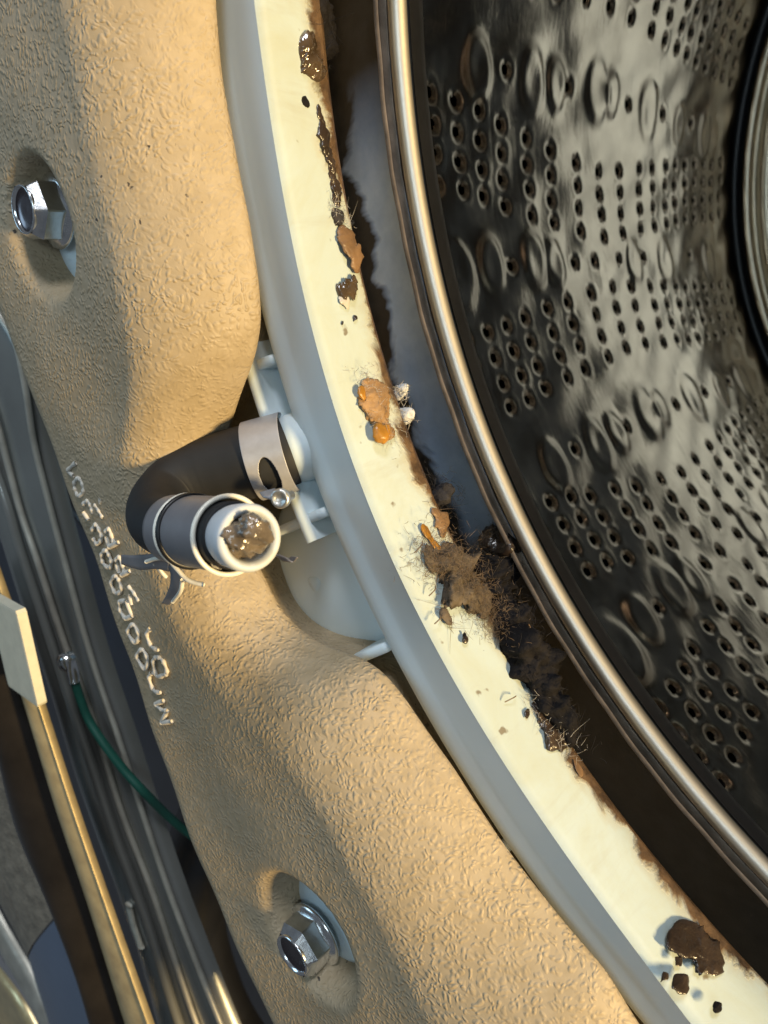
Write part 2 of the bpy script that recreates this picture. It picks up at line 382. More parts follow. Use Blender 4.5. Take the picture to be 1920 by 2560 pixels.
# ================================================================ TUB
tub=thing('washing_tub','milky white plastic outer tub with cream grime-stained mouth rim and ribs','washing machine tub',(0,0,0))
lipT=[(648,0),(683,208),(717,463),(758,694),(810,880),(879,1076),(960,1332),(1018,1471),(1105,1604),(1203,1778),(1307,1957),(1423,2136),(1539,2287),(1654,2420),(1735,2553)]
lt=np.array([pol(up(*p,0)) for p in lipT])
pf=np.polyfit(lt[:,0]-195,lt[:,1],4)
def liprf(th):
    th=th%360; t=min(max(th,lt[0,0]),lt[-1,0])-195
    d=np.polyval(pf,t)-1.0
    e=max(0,lt[0,0]-th,th-lt[-1,0]); return d*math.exp(-(e/15)**2)
V,Fc=revolve([(1.03,-.085),(1.012,-.088),(1.003,-.083),(.998,-.074),(.9985,-.05),(1.0,-.025),(1.0005,-.009),(1.002,-.003),(1.0065,.0008)],0,360,720)
# blend lip top to traced outline
V=np.array(V); 
thv=np.degrees(np.arctan2(V[:,1],V[:,0]))%360
d=np.array([liprf(t) for t in thv]); f=np.clip((V[:,2]+.07)/.07,0,1); rr=np.hypot(V[:,0],V[:,1]); k=(rr+d*f)/rr
V[:,0]*=k;V[:,1]*=k
mk('mouth_lip',V,Fc,M_LIP,tub)
def ringrf(th): return 0
prof=[(1.0062,.0003),(1.010,-.0008),(1.018,-.003),(1.036,-.0080),(1.050,-.0115),(1.056,-.0120),(1.064,-.0112),(1.074,-.0122),(1.083,-.0160),(1.0885,-.0225),(1.091,-.032),(1.093,-.11)]
V,Fc=revolve(prof,0,360,720)
V=np.array(V).reshape(720,len(prof),3)
for j in range(4):
    thv=np.degrees(np.arctan2(V[:,j,1],V[:,j,0]))%360
    d=np.array([liprf(t) for t in thv])*(1-j/4); rr=np.hypot(V[:,j,0],V[:,j,1]); V[:,j,0]*=(rr+d)/rr; V[:,j,1]*=(rr+d)/rr
mk('front_ring',V.reshape(-1,3),Fc,M_WHITE,tub)
V,Fc=revolve([(1.06,-.105),(1.10,-.108),(1.2,-.11),(1.36,-.112),(1.42,-.12),(1.42,-.3),(1.36,-.6),(1.34,-2.0)],0,360,180)
mk('tub_shell',V,Fc,M_WHITE,tub)
V,Fc=revolve([(1.03,-.085),(1.10,-.10),(1.27,-.13),(1.29,-.3),(1.29,-1.95),(.8,-1.98),(.01,-1.98)],0,360,120)
mk('inner_shade_surface',V,Fc,M_TUBIN,tub)
# concentric rib and radial ribs
def rib(th,r0,r1,zt,w):
    c=pc(th,(r0+r1)/2,(zt-.11)/2); x=np.array(pc(th,(r1-r0)/2,0)); t=math.radians(th); y=np.array((-math.sin(t)*w,math.cos(t)*w,0))
    return box(c,x,y,(0,0,(zt+.11)/2),.12)
V,Fc=revolve([(1.108,-.11),(1.1095,-.012),(1.112,-.006),(1.118,-.004),(1.124,-.008),(1.126,-.015),(1.128,-.11)],182,196.6,60); mk('circular_rib',V,Fc,M_WHITE,tub)
for th,r1,zt in ((173,1.12,-.016),(186.9,1.14,-.014),(195.4,1.24,-.012),(203.3,1.16,-.014),(215,1.2,-.016)):
    V,Fc=rib(th,1.088,r1,zt,.0055); mk('radial_rib',V,Fc,M_WHITE,tub)
# swollen wall behind the ribs (sump bulge) with a moulding sprue mark
c0=np.array(pc(199.2,1.19,-.115)); V=[];n1,n2=24,40
for i in range(n1):
    a=i/(n1-1)*PI/2
    for j in range(n2):
        b=2*PI*j/n2; V.append(c0+np.array((.112*math.sin(a)*math.cos(b),.128*math.sin(a)*math.sin(b),0.074*math.cos(a)**.7)))
mk('moulded_bulge',V,grid(n1,n2,cv=True),M_WHITE,tub)
P=up(790,1458,-.044); V=[]
for i in range(8):
    a=i/7*PI/2
    for j in range(16):
        b=2*PI*j/16; rr=.011*math.sin(a)*(1+.15*math.sin(3*b)); V.append(P+np.array((rr*math.cos(b),rr*math.sin(b),.005*math.cos(a))))
mk('sprue_mark',V,grid(8,16,cv=True),M_WHITE,tub)
# nozzle the hose is pushed on
# ================================================================ COUNTERWEIGHT
cw=thing('counterweight','grey pebbled plastic counterweight block, its inner side glowing yellow in lamplight','counterweight',(-1.25,-.25,-.12))
ZF=.1
E_px=[(150,-150),(170,0),(215,200),(255,400),(297,600),(330,750),(350,900),(338,1010),(318,1130),(340,1300),(428,1505),(498,1639),(573,1743),(671,1835),(752,1928),(839,2061),(903,2183),(960,2280),(1018,2408),(1099,2553),(1230,2760)]
B_px=[(535,-200),(540,0),(555,180),(585,350),(625,550),(648,700),(655,800),(640,890),(600,990),(572,1080),(590,1250),(640,1400),(665,1450),(700,1520),(750,1575),(820,1615),(900,1640),(960,1680),(1010,1740),(1140,1925),(1260,2110),(1400,2290),(1520,2430),(1590,2545),(1720,2740)]
O_px=[(0,790),(70,960),(130,1130),(230,1390),(330,1680),(410,1910),(490,2130),(580,2340),(680,2560)]
ZB=.01
e=np.array([pol(up(*p,ZF)) for p in E_px]); b=np.array([pol(up(*p,ZB)) for p in B_px]); o_=np.array([pol(up(*p,ZF)) for p in O_px])
def fit(a,th): 
    i=np.argsort(a[:,0]); return np.interp(th,a[i,0],a[i,1])
ths=np.linspace(158,234,560)
def sm(y,n=9):
    k=np.hanning(n+2)[1:-1];k/=k.sum(); return np.convolve(np.pad(y,n//2,mode='edge'),k,'valid')
rE=sm(fit(e,ths),27); rB=sm(fit(b,ths),15); rO=sm(fit(o_,ths),27)
pockets=[(-1.252,.038,.064,.068),(-1.084,-.722,.070,.074)]
prof_n=[]
V=[]
for i,th in enumerate(ths):
    E,Bq,O=rE[i],rB[i],rO[i]
    row=[(O+.035,-.30),(O+.03,-.05),(O+.022,ZF-.045)]
    for a in np.linspace(0,PI/2,6): row.append((O-.012+.022*math.cos(a)+.004,ZF-.022+.022*math.sin(a)))
    Ei=E+.022
    for s in np.linspace(0.02,1,70): row.append(((O-.008)+(Ei-(O-.008))*s,ZF))
    # fillet then side wall
    drop=ZF-ZB
    side=[]
    P0=np.array((Ei,ZF)); P1=np.array((E-.012,ZF+.0)); P2=np.array((Bq-.006+.25*(E-Bq),ZB+.055)); P3=np.array((Bq+.001,ZB+.004))
    for s in np.linspace(0,1,38)[1:]:
        side.append(tuple((1-s)**3*P0+3*(1-s)**2*s*P1+3*(1-s)*s*s*P2+s**3*P3))
    row+=side
    row+=[(Bq+.003,ZB-.002),(Bq+.012,ZB-.006),(Bq+.028,ZB-.008),(max(Bq+.045,1.100),ZB-.03),(max(Bq+.05,1.105),-.2)]
    V+= [pc(th,*q) for q in row]
nr=len(row); V=np.array(V)
# bolt pockets pressed into the face, plus a few shallow dents
for (cx,cy,rx,ry) in pockets:
    dx=(V[:,0]-cx)/rx; dy=(V[:,1]-cy)/ry; d=np.hypot(dx,dy); 
    ang=np.arctan2(dy,dx); soft=.05+.16*(1-np.cos(ang-.3))/2
    on=(V[:,2]>ZF-.02)&(np.hypot(V[:,0],V[:,1])>1.0)
    V[:,2]-= on*.060/(1+np.exp(np.clip((d-1+soft*.9)/(soft*.38),-30,30)))
on=V[:,2]>ZB+.01
V[:,2]+=on*(.0012*np.sin(V[:,0]*31+V[:,1]*13)+.0010*np.sin(V[:,1]*43-V[:,0]*9))
body=mk('body',V,grid(len(ths),nr),M_CW,cw)
# raised casting characters
def strokes():
    A=lambda L:[(150+x/7.375,1140+y/7.375) for x,y in L]
    Bb=lambda L:[(240+x/5.268,1420+y/5.268) for x,y in L]
    return [
     [(A([(300,120),(150,265),(250,360)]),0)],
     [(A([(340,410),(265,500),(290,640),(350,740),(435,650),(410,500)]),1)],
     [(A([(430,890),(510,830),(570,930),(600,1050)]),0),(A([(435,1040),(530,1180)]),0)],
     [(A([(640,890),(720,1010),(790,1140)]),0),(A([(760,780),(745,870)]),0)],
     [(A([(590,1370),(660,1265),(740,1400),(765,1530),(680,1620),(610,1520)]),0)],
     [(A([(840,1400),(900,1350),(960,1500),(1000,1630)]),0),(A([(900,1680),(1080,1590)]),0),(A([(850,1480),(900,1650)]),0)],
     [(A([(830,1740),(765,1830),(800,1980),(910,2060),(945,1950),(890,1800)]),1)],
     [(A([(1030,1930),(1090,1870),(1170,2060),(1190,2180)]),0),(A([(1040,1990),(1090,2150)]),0),(A([(1130,2200),(1290,2120)]),0)],
     [(Bb([(250,110),(200,200),(260,330),(335,290),(300,160)]),1)],
     [(Bb([(430,240),(510,340),(570,440)]),0),(Bb([(440,350),(470,480)]),0)],
     [(Bb([(310,440),(320,560),(390,670)]),0),(Bb([(310,440),(400,430)]),0),(Bb([(400,430),(470,620)]),0),(Bb([(390,670),(480,630)]),0)],
     [(Bb([(490,745),(420,840),(515,985),(562,880)]),1)],
     [(Bb([(715,800),(670,880),(730,1030),(820,1080)]),0)],
     [(Bb([(610,1075),(540,1170),(645,1335),(680,1210)]),1)],
     [(Bb([(800,1175),(755,1240),(800,1420),(905,1405),(935,1365),(880,1220)]),1)],
     [(Bb([(735,1380),(700,1450),(760,1610),(850,1640)]),0)],
     [(Bb([(890,1750),(780,1790)]),0),(Bb([(780,1790),(860,1860),(940,1880)]),0),(Bb([(940,1880),(860,2040)]),0),(Bb([(860,2040),(1000,2020)]),0)]]
for ch in strokes():
    parts=[]
    for L,cl in ch:
        P=[up(*p,ZF+.0012) for p in L]
        P=smooth_path(P,9 if len(P)>2 else 4,closed=bool(cl))
        parts.append(tube(P,[.0026*(1+.22*math.sin(i*.9)) for i in range(len(P))],8,closed=bool(cl),flat=.8,nrm=(0,0,1)))
    mk('raised_character',*join(*parts),M_CHAR,cw)
# tub bosses at the bottom of the pockets
for (cx,cy,rx,ry),(bx,by) in zip(pockets,((-1.262,.060),(-1.108,-.752))):
    V,Fc=lathe((cx-.004,cy-.006,.034),(0,0,1),[(.03,.026),(.050,.026),(.056,.023),(.058,.0),(.058,-.05)],32)
    V2,F2=lathe((cx-.004,cy-.006,.034),(0,0,1),[(.0001,.0255),(.03,.026)],32)
    mk('boss',*join((V,Fc),(V2,F2)),M_WHITE,tub)
# ================================================================ BOLTS
def bolt(c,ph,tilt,label):
    b=thing('flange_bolt',label,'bolt',c,'zinc flange bolts in the counterweight pockets')
    ax=np.array((tilt[0],tilt[1],1.));ax/=np.linalg.norm(ax); c=np.array(c)
    mk('flange',*lathe(c,ax,[(.0001,0),(.032,0),(.0375,.001),(.038,.003),(.036,.0055),(.028,.008),(.0001,.0085)],40),M_ZINC,b)
    x,y,a=frame(ax); R=.0320; hz=[];h=.036
    rows=[]
    for hh,k in ((.005,1),(h-.010,1),(h,.80)):
        rows.append([c+a*hh+R*k*(math.cos(PI/3*i+ph)*x+math.sin(PI/3*i+ph)*y) for i in range(6)])
    # flat facets with bevelled edges: split verts of each facet
    V=[];Fc=[]
    for i in range(6):
        j=(i+1)%6
        for q in range(2):
            o=len(V); e=.035
            A0,B0,A1,B1=rows[q][i],rows[q][j],rows[q+1][i],rows[q+1][j]
            V+=[A0+(B0-A0)*e,B0+(A0-B0)*e,B1+(A1-B1)*e,A1+(B1-A1)*e]; Fc.append((o,o+1,o+2,o+3))
    for i in range(6):     # narrow corner facets
        j=(i-1)%6
        for q in range(2):
            o=len(V); A0,A1=rows[q][i],rows[q+1][i]; n_=rows[q][(i+1)%6]; p_=rows[q][j]; n1_=rows[q+1][(i+1)%6]; p1_=rows[q+1][j]; e=.035
            V+=[A0+(p_-A0)*e,A0+(n_-A0)*e,A1+(n1_-A1)*e,A1+(p1_-A1)*e]; Fc.append((o,o+1,o+2,o+3))
    mk('hex_head',V,Fc,M_ZINC,b,smooth=False)
    mk('head_rim',*lathe(c+a*h,ax,[(.0235,-.004),(.0240,-.0005),(.0232,.0012),(.0220,.0010),(.0205,-.002)],36),M_ZINC,b)
    mk('dished_top',*lathe(c+a*h,ax,[(.0205,-.002),(.0185,-.0035),(.012,-.0040),(.0001,-.0036)],36),M_DKZ,b)
    return b
b1=bolt((-1.270,.060,.066),.25,(-.0,.02),'silver flange bolt in the upper pocket, left of the yellow-lit side')
b2=bolt((-1.114,-.755,.066),.55,(-.02,-.02),'silver flange bolt in the lower pocket, near the bottom edge of the photo')
# ================================================================ HOSE
pts=[(724,1126,-.020,.0355),(700,1134,-.012,.0370),(640,1150,.006,.0385),(575,1166,.022,.0385),(510,1183,.040,.0375),(452,1208,.062,.034),(412,1240,.084,.0305),(392,1272,.106,.0285),(394,1302,.126,.0272),(420,1318,.138,.0268),(470,1326,.146,.0265),(530,1333,.152,.0262),(584,1339,.159,.0260)]
HP=[up(x,y,z) for x,y,z,r in pts]
HPs=smooth_path(HP,6); HR=np.interp(np.linspace(0,len(pts)-1,len(HPs)),range(len(pts)),[p[3] for p in pts])
mk('drain_nozzle',*lathe(HP[0]+(HP[1]-HP[0])*.3,HP[0]-HP[1],[(.028,0),(.0345,.003),(.036,.010),(.037,.03),(.045,.07)],36),M_WHITE,tub)
hose=thing('drain_hose','dusty black rubber drain hose bent in a U in front of the tub','hose',HP[7])
mk('hose_tube',*tube(HPs,HR,40,caps=False),M_RUBBER,hose)
axE=(HP[12]-HP[10]);axE/=np.linalg.norm(axE)
mk('hose_mouth',*lathe(HP[12],axE,[(.0258,-.002),(.0262,.0005),(.0245,.002),(.022,.002),(.0215,-.004)],40),M_RUBBER,hose)
# plug
plug=thing('hose_plug','white cup-shaped plug closing the free end of the black hose','plug',HP[12])
PE=up(616,1344,.166); axP=PE-HP[11]; axP/=np.linalg.norm(axP)
c0=PE-axP*.026
mk('cup',*lathe(c0,axP,[(.0215,-.01),(.0225,.006),(.0240,.010),(.0248,.022),(.0250,.030),(.0238,.0335),(.0215,.0345),(.0190,.0335),(.0172,.030),(.0160,.022),(.0150,.012),(.0001,.010)],48),M_PLUG,plug)
def blob(name,pts,mat,label,cat,amp=.35,fr=40,seg=18,flat=.7,nrm=None,parent=None,root=None,group=None,n=5,seed=0):
    seg=34; n=max(n,10)
    """lumpy sludge: thick noisy tube through pts [(P,r)]"""
    P=[np.array(p) for p,_ in pts]; r=[q for _,q in pts]
    Ps=smooth_path(P,n); Rs=np.interp(np.linspace(0,len(P)-1,len(Ps)),range(len(P)),r)
    L=len(Ps); e=np.minimum(np.arange(L),np.arange(L)[::-1])/max(2,n*.8); Rs=Rs*np.sqrt(np.clip(1-(1-np.clip(e,0,1))**2,.02,1))
    V,Fc=tube(Ps,Rs,seg,flat=flat,nrm=nrm)
    V=[np.array(v) for v in V]
    for i,v in enumerate(V):
        k=i//seg; c=Ps[min(k,L-1)]; d=v-c
        vv=Vector((v*fr+seed).tolist()); q=noise.fractal(vv,.7,2.1,6); q2=noise.noise(vv*3.1)*.35
        V[i]=c+d*max(.15,1+amp*(1.6*q+q2))
    o=mk(name,V,Fc,mat,parent,root=root)
    if label: tag(o,label,cat,group)
    return o
x_,y_,a_=frame(axP)
g=blob('brown_gunk',[(up(650,1300,.168),.006),(up(632,1318,.169),.0125),(up(612,1346,.170),.0150),(up(588,1372,.1715),.0125),(up(562,1395,.172),.008),(up(540,1414,.171),.004)],simple('grey_brown_jelly',(.13,.105,.08),.15,var=.5,scale=40,bs=.6,bscale=60,bd=.003,coat=.5),'wet brown gunk packed in the mouth of the white plug','gunk',amp=.4,fr=70,seg=26,n=8,flat=.8,nrm=axP)
# clamps
def band(P,tan,r,w,th=.0012,gap=None,seg=64,slot=None):
    x,y,a=frame(tan); V=[];ks=range(seg+1)
    a0,a1=(0,2*PI) if gap is None else gap
    hs=np.linspace(-w/2,w/2,25 if not slot else 61)
    for k in ks:
        an=a0+(a1-a0)*k/seg
        for h in hs: V.append(P+a*h+r*(math.cos(an)*x+math.sin(an)*y))
    nh=len(hs); Fo=[]
    for f in grid(seg+1,nh):
        k=f[0]//nh; j=f[0]%nh; an=a0+(a1-a0)*(k+.5)/seg; h=(hs[j]+hs[min(j+1,nh-1)])/2
        if slot and (((an-slot[0]+PI)%(2*PI)-PI)/slot[4])**2+(h/slot[3])**2<1: continue
        Fo.append(f)
    return V,Fo,(x,y,a)
def solid(o,t):
    md=o.modifiers.new('thickness','SOLIDIFY'); md.thickness=t*S; md.offset=1
    return o
def angle_of(P,fr,px,py,r):
    """angle on band circle (centre P, frame fr) whose surface projects nearest to photo point"""
    x,y,a=fr;best=(1e9,0)
    for k in range(360):
        an=2*PI*k/360; Q=P+r*(math.cos(an)*x+math.sin(an)*y)
        c=MX.T@(Q-CP); u=960-F*c[0]/c[2]; v=1280+F*c[1]/c[2]
        d=(u-px)**2+(v-py)**2+ (0 if ((CP-P)@(Q-P))>0 else 4000)
        if d<best[0]: best=(d,an)
    return best[1]
# free end clamp
i1=10.35; Pc=HP[10]*.45+HP[11]*.55-(HP[11]-HP[10])*.0; tanc=HP[11]-HP[10]
cl=thing('hose_clamp','wide grey spring clamp with curled ears around the free hose end','hose clamp',Pc,'spring clamps on the black hose')
rb=.0285; wd=.098
V,Fc,fr=band(Pc,tanc,rb,wd)
ax_=fr[2]
solid(mk('band',V,Fc,M_BAND,cl),.0012)
for s,nm in ((1,'band_edge'),(-.42,'band_edge')):
    n=72; C=[Pc+ax_*(wd/2*s)+(rb+.0016)*(math.cos(2*PI*k/n)*fr[0]+math.sin(2*PI*k/n)*fr[1]) for k in range(n)]
    mk(nm,*tube(C,.0021,8,closed=True),M_EDGE,cl)
# dark split beside the inner edge
n=72; C=[Pc+ax_*(wd/2*-.30)+(rb+.0012)*(math.cos(2*PI*k/n)*fr[0]+math.sin(2*PI*k/n)*fr[1]) for k in range(n)]
mk('band_split',*tube(C,.0028,8,closed=True,flat=1),M_BLKP,cl)
def ribbon(L,w,mat,name,parent,wdir,th=.0014,nn=6):
    P=smooth_path([np.array(p) for p in L],nn); V=[];wd_=np.array(wdir,float);wd_/=np.linalg.norm(wd_)
    m_=len(P)
    for i,p in enumerate(P):
        ww=w*(1-.35*max(0,i/(m_-1)-.6)/.4)
        for s in np.linspace(-1,1,5): V.append(p+wd_*ww*s)
    return solid(mk(name,V,grid(m_,5),mat,parent),th)
wv=up(340,1418,.145)-up(340,1385,.145); wh=up(470,1440,.148)-up(425,1432,.148)
ribbon([up(425,1408,.150),up(395,1402,.150),up(362,1405,.148),up(335,1404,.142),up(306,1398,.134)],.0085,M_BAND,'ear',cl,wv)
ribbon([up(440,1415,.150),up(446,1440,.150),up(443,1466,.148),up(430,1490,.142),up(416,1508,.136)],.0105,M_BAND,'ear',cl,wh)
for L in ([(366,1404,.156),(392,1396,.158),(420,1398,.160),(440,1420,.160),(470,1450,.158),(510,1462,.152)],[(386,1408,.150),(402,1428,.146),(416,1443,.142)],[(456,1450,.156),(451,1478,.152),(432,1504,.143)]):
    mk('ear_edge',*tube(smooth_path([up(*p) for p in L],5),.0020,8),M_EDGE,cl)
ribbon([up(690,1385,.10),up(706,1392,.10),up(722,1402,.10),up(735,1392,.10)],.007,M_BAND,'ear',cl,ax_)
# nozzle end clamp
Pn=up(679,1141,-.004); tann=HP[3]-HP[0]
cn=thing('hose_clamp','pale steel clamp with oval slot around the hose where it meets the tub','hose clamp',Pn,'spring clamps on the black hose')
V,Fc,fr=band(Pn,tann,.0405,.040)
an=angle_of(Pn,fr,688,1190,.0405)
V,Fc,fr=band(Pn,tann,.0405,.040,slot=(an,1,.012,.0095,.55),seg=420)
M_PALEB=simple('pale_clamp_steel',(.38,.38,.40),.45,metal=.35,var=.15,scale=30,bs=.3,bscale=60,bd=.001)
solid(mk('band',V,Fc,M_PALEB,cn),.0012)
cs=up(690,1250,.045)
mk('tightening_screw',*lathe(cs-np.array((0,0,.008)),(.45,.1,.9),[(.005,-.02),(.0055,0),(.0095,.001),(.010,.005),(.009,.0075),(.0065,.008),(.005,.006),(.0001,.0055)],20),simple('dull_zinc',(.62,.62,.60),.38,metal=.9,var=.3,scale=80,bs=.6,bscale=90,bd=.002),cn)
ribbon([up(668,1225,.03),up(676,1236,.036),up(690,1246,.035)],.008,M_PALEB,'clamp_ear',cn,fr[2])
# ================================================================ LEFT SIDE: cabinet edge trims
def strip(name,Lpx,Rpx,z,mat,bulge,label,cat,depth=.03,nseg=40,n=14,parent=None,root=None,tilt=0):
    def rs(L):
        P=[up(*p,z) for p in L]; P=smooth_path(P,12); P=np.array(P)
        d=np.r_[0,np.cumsum(np.linalg.norm(np.diff(P,axis=0),axis=1))]; s=np.linspace(0,d[-1],nseg)
        return np.stack([np.interp(s,d,P[:,k]) for k in range(3)],1)
    A_,B_=rs(Lpx),rs(Rpx); V=[]
    for i in range(nseg):
        V.append(A_[i]-(0,0,depth))
        for s in np.linspace(0,1,n):
            V.append(A_[i]*(1-s)+B_[i]*s+np.array((0,0,bulge*math.sin(PI*s)**.8-tilt*s)))
        V.append(B_[i]-(0,0,depth))
    o=mk(name,V,grid(nseg,n+2),mat,parent,root=root)
    if parent is None: tag(o,label,cat)
    return o
pe_R=[(-60,640),(0,781),(41,852),(68,971),(89,1107),(130,1270),(165,1400),(231,1639),(301,1847),(370,2061),(440,2264),(556,2560),(650,2780)]
rg2=[(-90,700),(-40,840),(18,1000),(45,1120),(75,1260),(112,1400),(187,1640),(262,1850),(333,2061),(410,2264),(520,2560),(620,2790)]
rg1=[(-110,800),(-60,920),(-10,1050),(25,1180),(55,1290),(93,1400),(160,1604),(236,1810),(305,2032),(385,2242),(492,2560),(590,2790)]
pe_L=[(-190,900),(-120,1050),(-60,1200),(0,1330),(46,1477),(95,1630),(136,1755),(191,1945),(278,2183),(347,2380),(394,2560),(460,2800)]
ft=thing('cabinet_trim','long glossy grey trim profile with pale ridges, left of the counterweight','trim',up(200,1800,-.3))
strip('channel',pe_L,rg1,0,M_GLOSS,.018,None,None,parent=ft,nseg=60)
strip('outer_flange',[(a+6,b) for a,b in rg1],pe_R,-.005,M_GLOSS,.008,None,None,parent=ft,nseg=60)
def offp(L,dx): return [(x+dx,y) for x,y in L]
mk('ridge',*tube(smooth_path([up(x,y,.006) for x,y in rg1],8),.0055,10),M_GREYRIDGE,ft)
mk('ridge',*tube(smooth_path([up(x-4,y,.0) for x,y in pe_R],8),.0050,10),M_GREYRIDGE,ft)
mk('ridge',*tube(smooth_path([up(x*.45+u*.55,y*.45+v*.55,.018) for (x,y),(u,v) in zip(pe_L,rg1)],8),.009,10),M_GLOSS,ft)
ys_L=[(-60,1400),(10,1600),(64,1772),(139,2021),(220,2264),(312,2560),(400,2820)]
ys_R=[(-30,1400),(40,1600),(95,1772),(174,2015),(260,2264),(365,2560),(455,2820)]
strip('gold_strip',ys_L,ys_R,.12,M_BRASS,.009,'narrow pale gold metal strip running down beside the dark bar','metal strip',depth=.002,tilt=.012)
strip('dark_bar',[(-60,1430),(0,1640),(23,1800),(64,2032),(145,2206),(231,2408),(272,2560),(340,2820)],offp(ys_L,-3),.11,M_BAR,.04,'dark bronze rounded bar at the lower left, left of the gold strip','bar',depth=.015)
strip('reflection_strip',[(-190,1480),(-140,1720),(-90,1960),(-40,2160),(10,2270),(50,2345),(78,2400)],[(-66,1430),(-8,1640),(12,1800),(52,2032),(95,2130),(135,2200),(165,2262)],-.0+.1,M_ROUGH,.03,'rough grey-brown strip at the far left edge below the foam spacer, painted as the counterweight reflection','reflection strip',depth=.015)  # added strip standing for the counterweight's reflection in the polished cabinet edge
strip('blue_lit_pipe',[(80,2404),(98,2470),(127,2560),(180,2760)],[(167,2268),(215,2390),(262,2560),(330,2800)],-.0+.1,M_BLUEP,.03,'painted pipe at the lower left corner, the blue window highlight put into its colour','pipe',depth=.015)
strip('edge_moulding',[(-60,2250),(0,2372),(60,2480),(105,2560),(160,2680)],[(-60,2200),(0,2318),(70,2440),(130,2560),(190,2690)],-.0+.11,M_GREYRIDGE,.010,'thin grey moulding cutting across the bottom left corner','moulding',depth=.015)
strip('yellow_corner_panel',[(-120,2400),(-60,2520),(-20,2620)],[(-20,2420),(40,2500),(96,2600)],-.0+.09,M_BRASS,.002,'yellow panel corner at the extreme bottom left','panel',depth=.015)
# foam spacer
c1,c2,c3,c4=[up(*p,.05) for p in ((-40,1560),(55,1478),(112,1738),(40,1762))]
cc=up(42,1622,.125); L=(up(90,1755,.125)-up(28,1485,.125))/2; W=(up(84,1600,.125)-up(8,1622,.125))/2
W=W-L*(W@L)/(L@L); o=mk('foam_spacer',*box(cc,L*.88,W*.8,(0,0,.007),.06),M_FOAM,smooth=False); tag(o,'cream foam spacer block wedged on the grey trim at the left edge','spacer')
# green earth wire
wr=thing('earth_wire','green earth wire running from a shiny crimp on the trim to behind the counterweight','wire',up(180,1665,.04))
W_=[(186,1700,.035),(200,1745,.034),(222,1800,.032),(262,1862,.026),(310,1925,.015),(365,1985,0),(420,2040,-.03),(480,2090,-.06),(540,2130,-.09)]
mk('insulation',*tube(smooth_path([up(*p) for p in W_],8),.0070,12),M_GREEN,wr)
mk('crimp',*join(tube([up(177,1650,.035),up(181,1672,.037),up(186,1702,.036)],[.009,.010,.0085],10),lathe(up(178,1648,.03),(.2,.1,1),[(.004,.02),(.013,.018),(.014,.004),(.014,0)],14)),M_ZINC,wr)
# pale scraped slot mark on the trim
o=mk('pale_clip',*tube(smooth_path([up(322,2262,.022),up(333,2310,.022),up(353,2368,.022)],6),.0105,12,flat=.4,nrm=(0,0,1)),M_WDOT); tag(o,'small oblong cream clip on the inner edge of the grey trim','clip')
# black hose behind the counterweight
blk=[(560,2000,-.2),(500,2130,-.2),(478,2260,-.2),(500,2400,-.2),(560,2560,-.2),(650,2700,-.2)]
o=mk('black_pipe',*tube(smooth_path([up(*p) for p in blk],8),.075,24),M_BLKP); tag(o,'thick black pipe disappearing behind the lower edge of the counterweight','pipe')
# wires in the dark gap, upper left
o=mk('black_cable',*tube(smooth_path([up(*p) for p in ((60,900,-.3),(110,1080,-.25),(150,1210,-.22),(200,1290,-.2),(260,1360,-.2))],8),.012,10),M_BLKP); tag(o,'thin black cable in the dark gap between trim and counterweight','cable')
# ================================================================ DEBRIS on the mouth
def lp(u,v,off=.0): return ucyl(u,v,.998-off)
def nrm_at(P): return np.array((-P[0],-P[1],0))/math.hypot(P[0],P[1])
def hairs(P0s,mat,n,length,r=.0002,spread=.01,seed=1,dirb=None):
    rr=random.Random(seed); parts=[]
    for i in range(n):
        P=np.array(rr.choice(P0s))+np.array([rr.gauss(0,spread) for _ in range(3)])*np.array((1,1,.8))
        d=np.array([rr.gauss(0,1) for _ in range(3)]); 
        if dirb is not None: d+=np.array(dirb)
        d/=np.linalg.norm(d); c=np.array([rr.gauss(0,1) for _ in range(3)])*.9
        l=length*rr.uniform(.2,.8)
        parts.append(tube([P+d*l*t+c*l*t*t for t in (0,.33,.66,1)],[r,r,r*.8,r*.4],3))
    return join(*parts)
def clump(name,px,mat,label,cat,off=.003,hair=None,amp=.4,fr=45,flat=.6,seed=0,hmat=None,hl=.02,n=6,group=None):
    flat=flat*.75; P=[(lp(u,v,off*.5+ro),r) for u,v,r,ro in px]
    nr_=nrm_at(P[len(P)//2][0])
    if hair:
        t=thing(name,label,cat,P[0][0],group)
        blob('mass',P,mat,None,None,amp,fr,20,flat,nr_,parent=t,n=n,seed=seed)
        h=mk('fibres',*hairs([p for p,_ in P],hmat or M_HAIR,hair,hl,seed=seed,spread=P[len(P)//2][1]*.55,dirb=nr_*.15),hmat or M_HAIR,t); h['kind']='stuff'
        return t
    return blob(name,P,mat,label,cat,amp,fr,20,flat,nr_,n=n,seed=seed,group=group)
clump('wet_gunk',[(745,112,.008,0),(762,125,.014,0),(778,148,.016,0),(790,175,.014,0),(798,205,.007,0)],M_GUNK,'glossy brown gunk on the top of the cream rim','gunk',seed=3,amp=.45)
clump('dark_lint',[(782,-20,.012,-.006),(792,40,.016,-.012),(808,100,.017,-.016),(822,150,.012,-.016)],M_BLACK,'black lint clinging behind the rim at the top of the photo','lint',hair=60,hmat=M_LINT,seed=4)
clump('black_crumb',[(748,250,.002,0),(762,257,.0055,0),(774,264,.003,0)],M_BLACK,'small black crumb on the upper cream rim below the gunk','crumb',seed=5,n=8)
clump('grime_ridge',[(795,260,.003,0),(806,310,.005,0),(816,360,.0055,0),(826,410,.005,0),(838,470,.006,0),(846,520,.005,0)],M_DARKGUNK,'long thin brown grime ridge along the upper inner edge of the rim','grime',seed=6,amp=.8,fr=60)
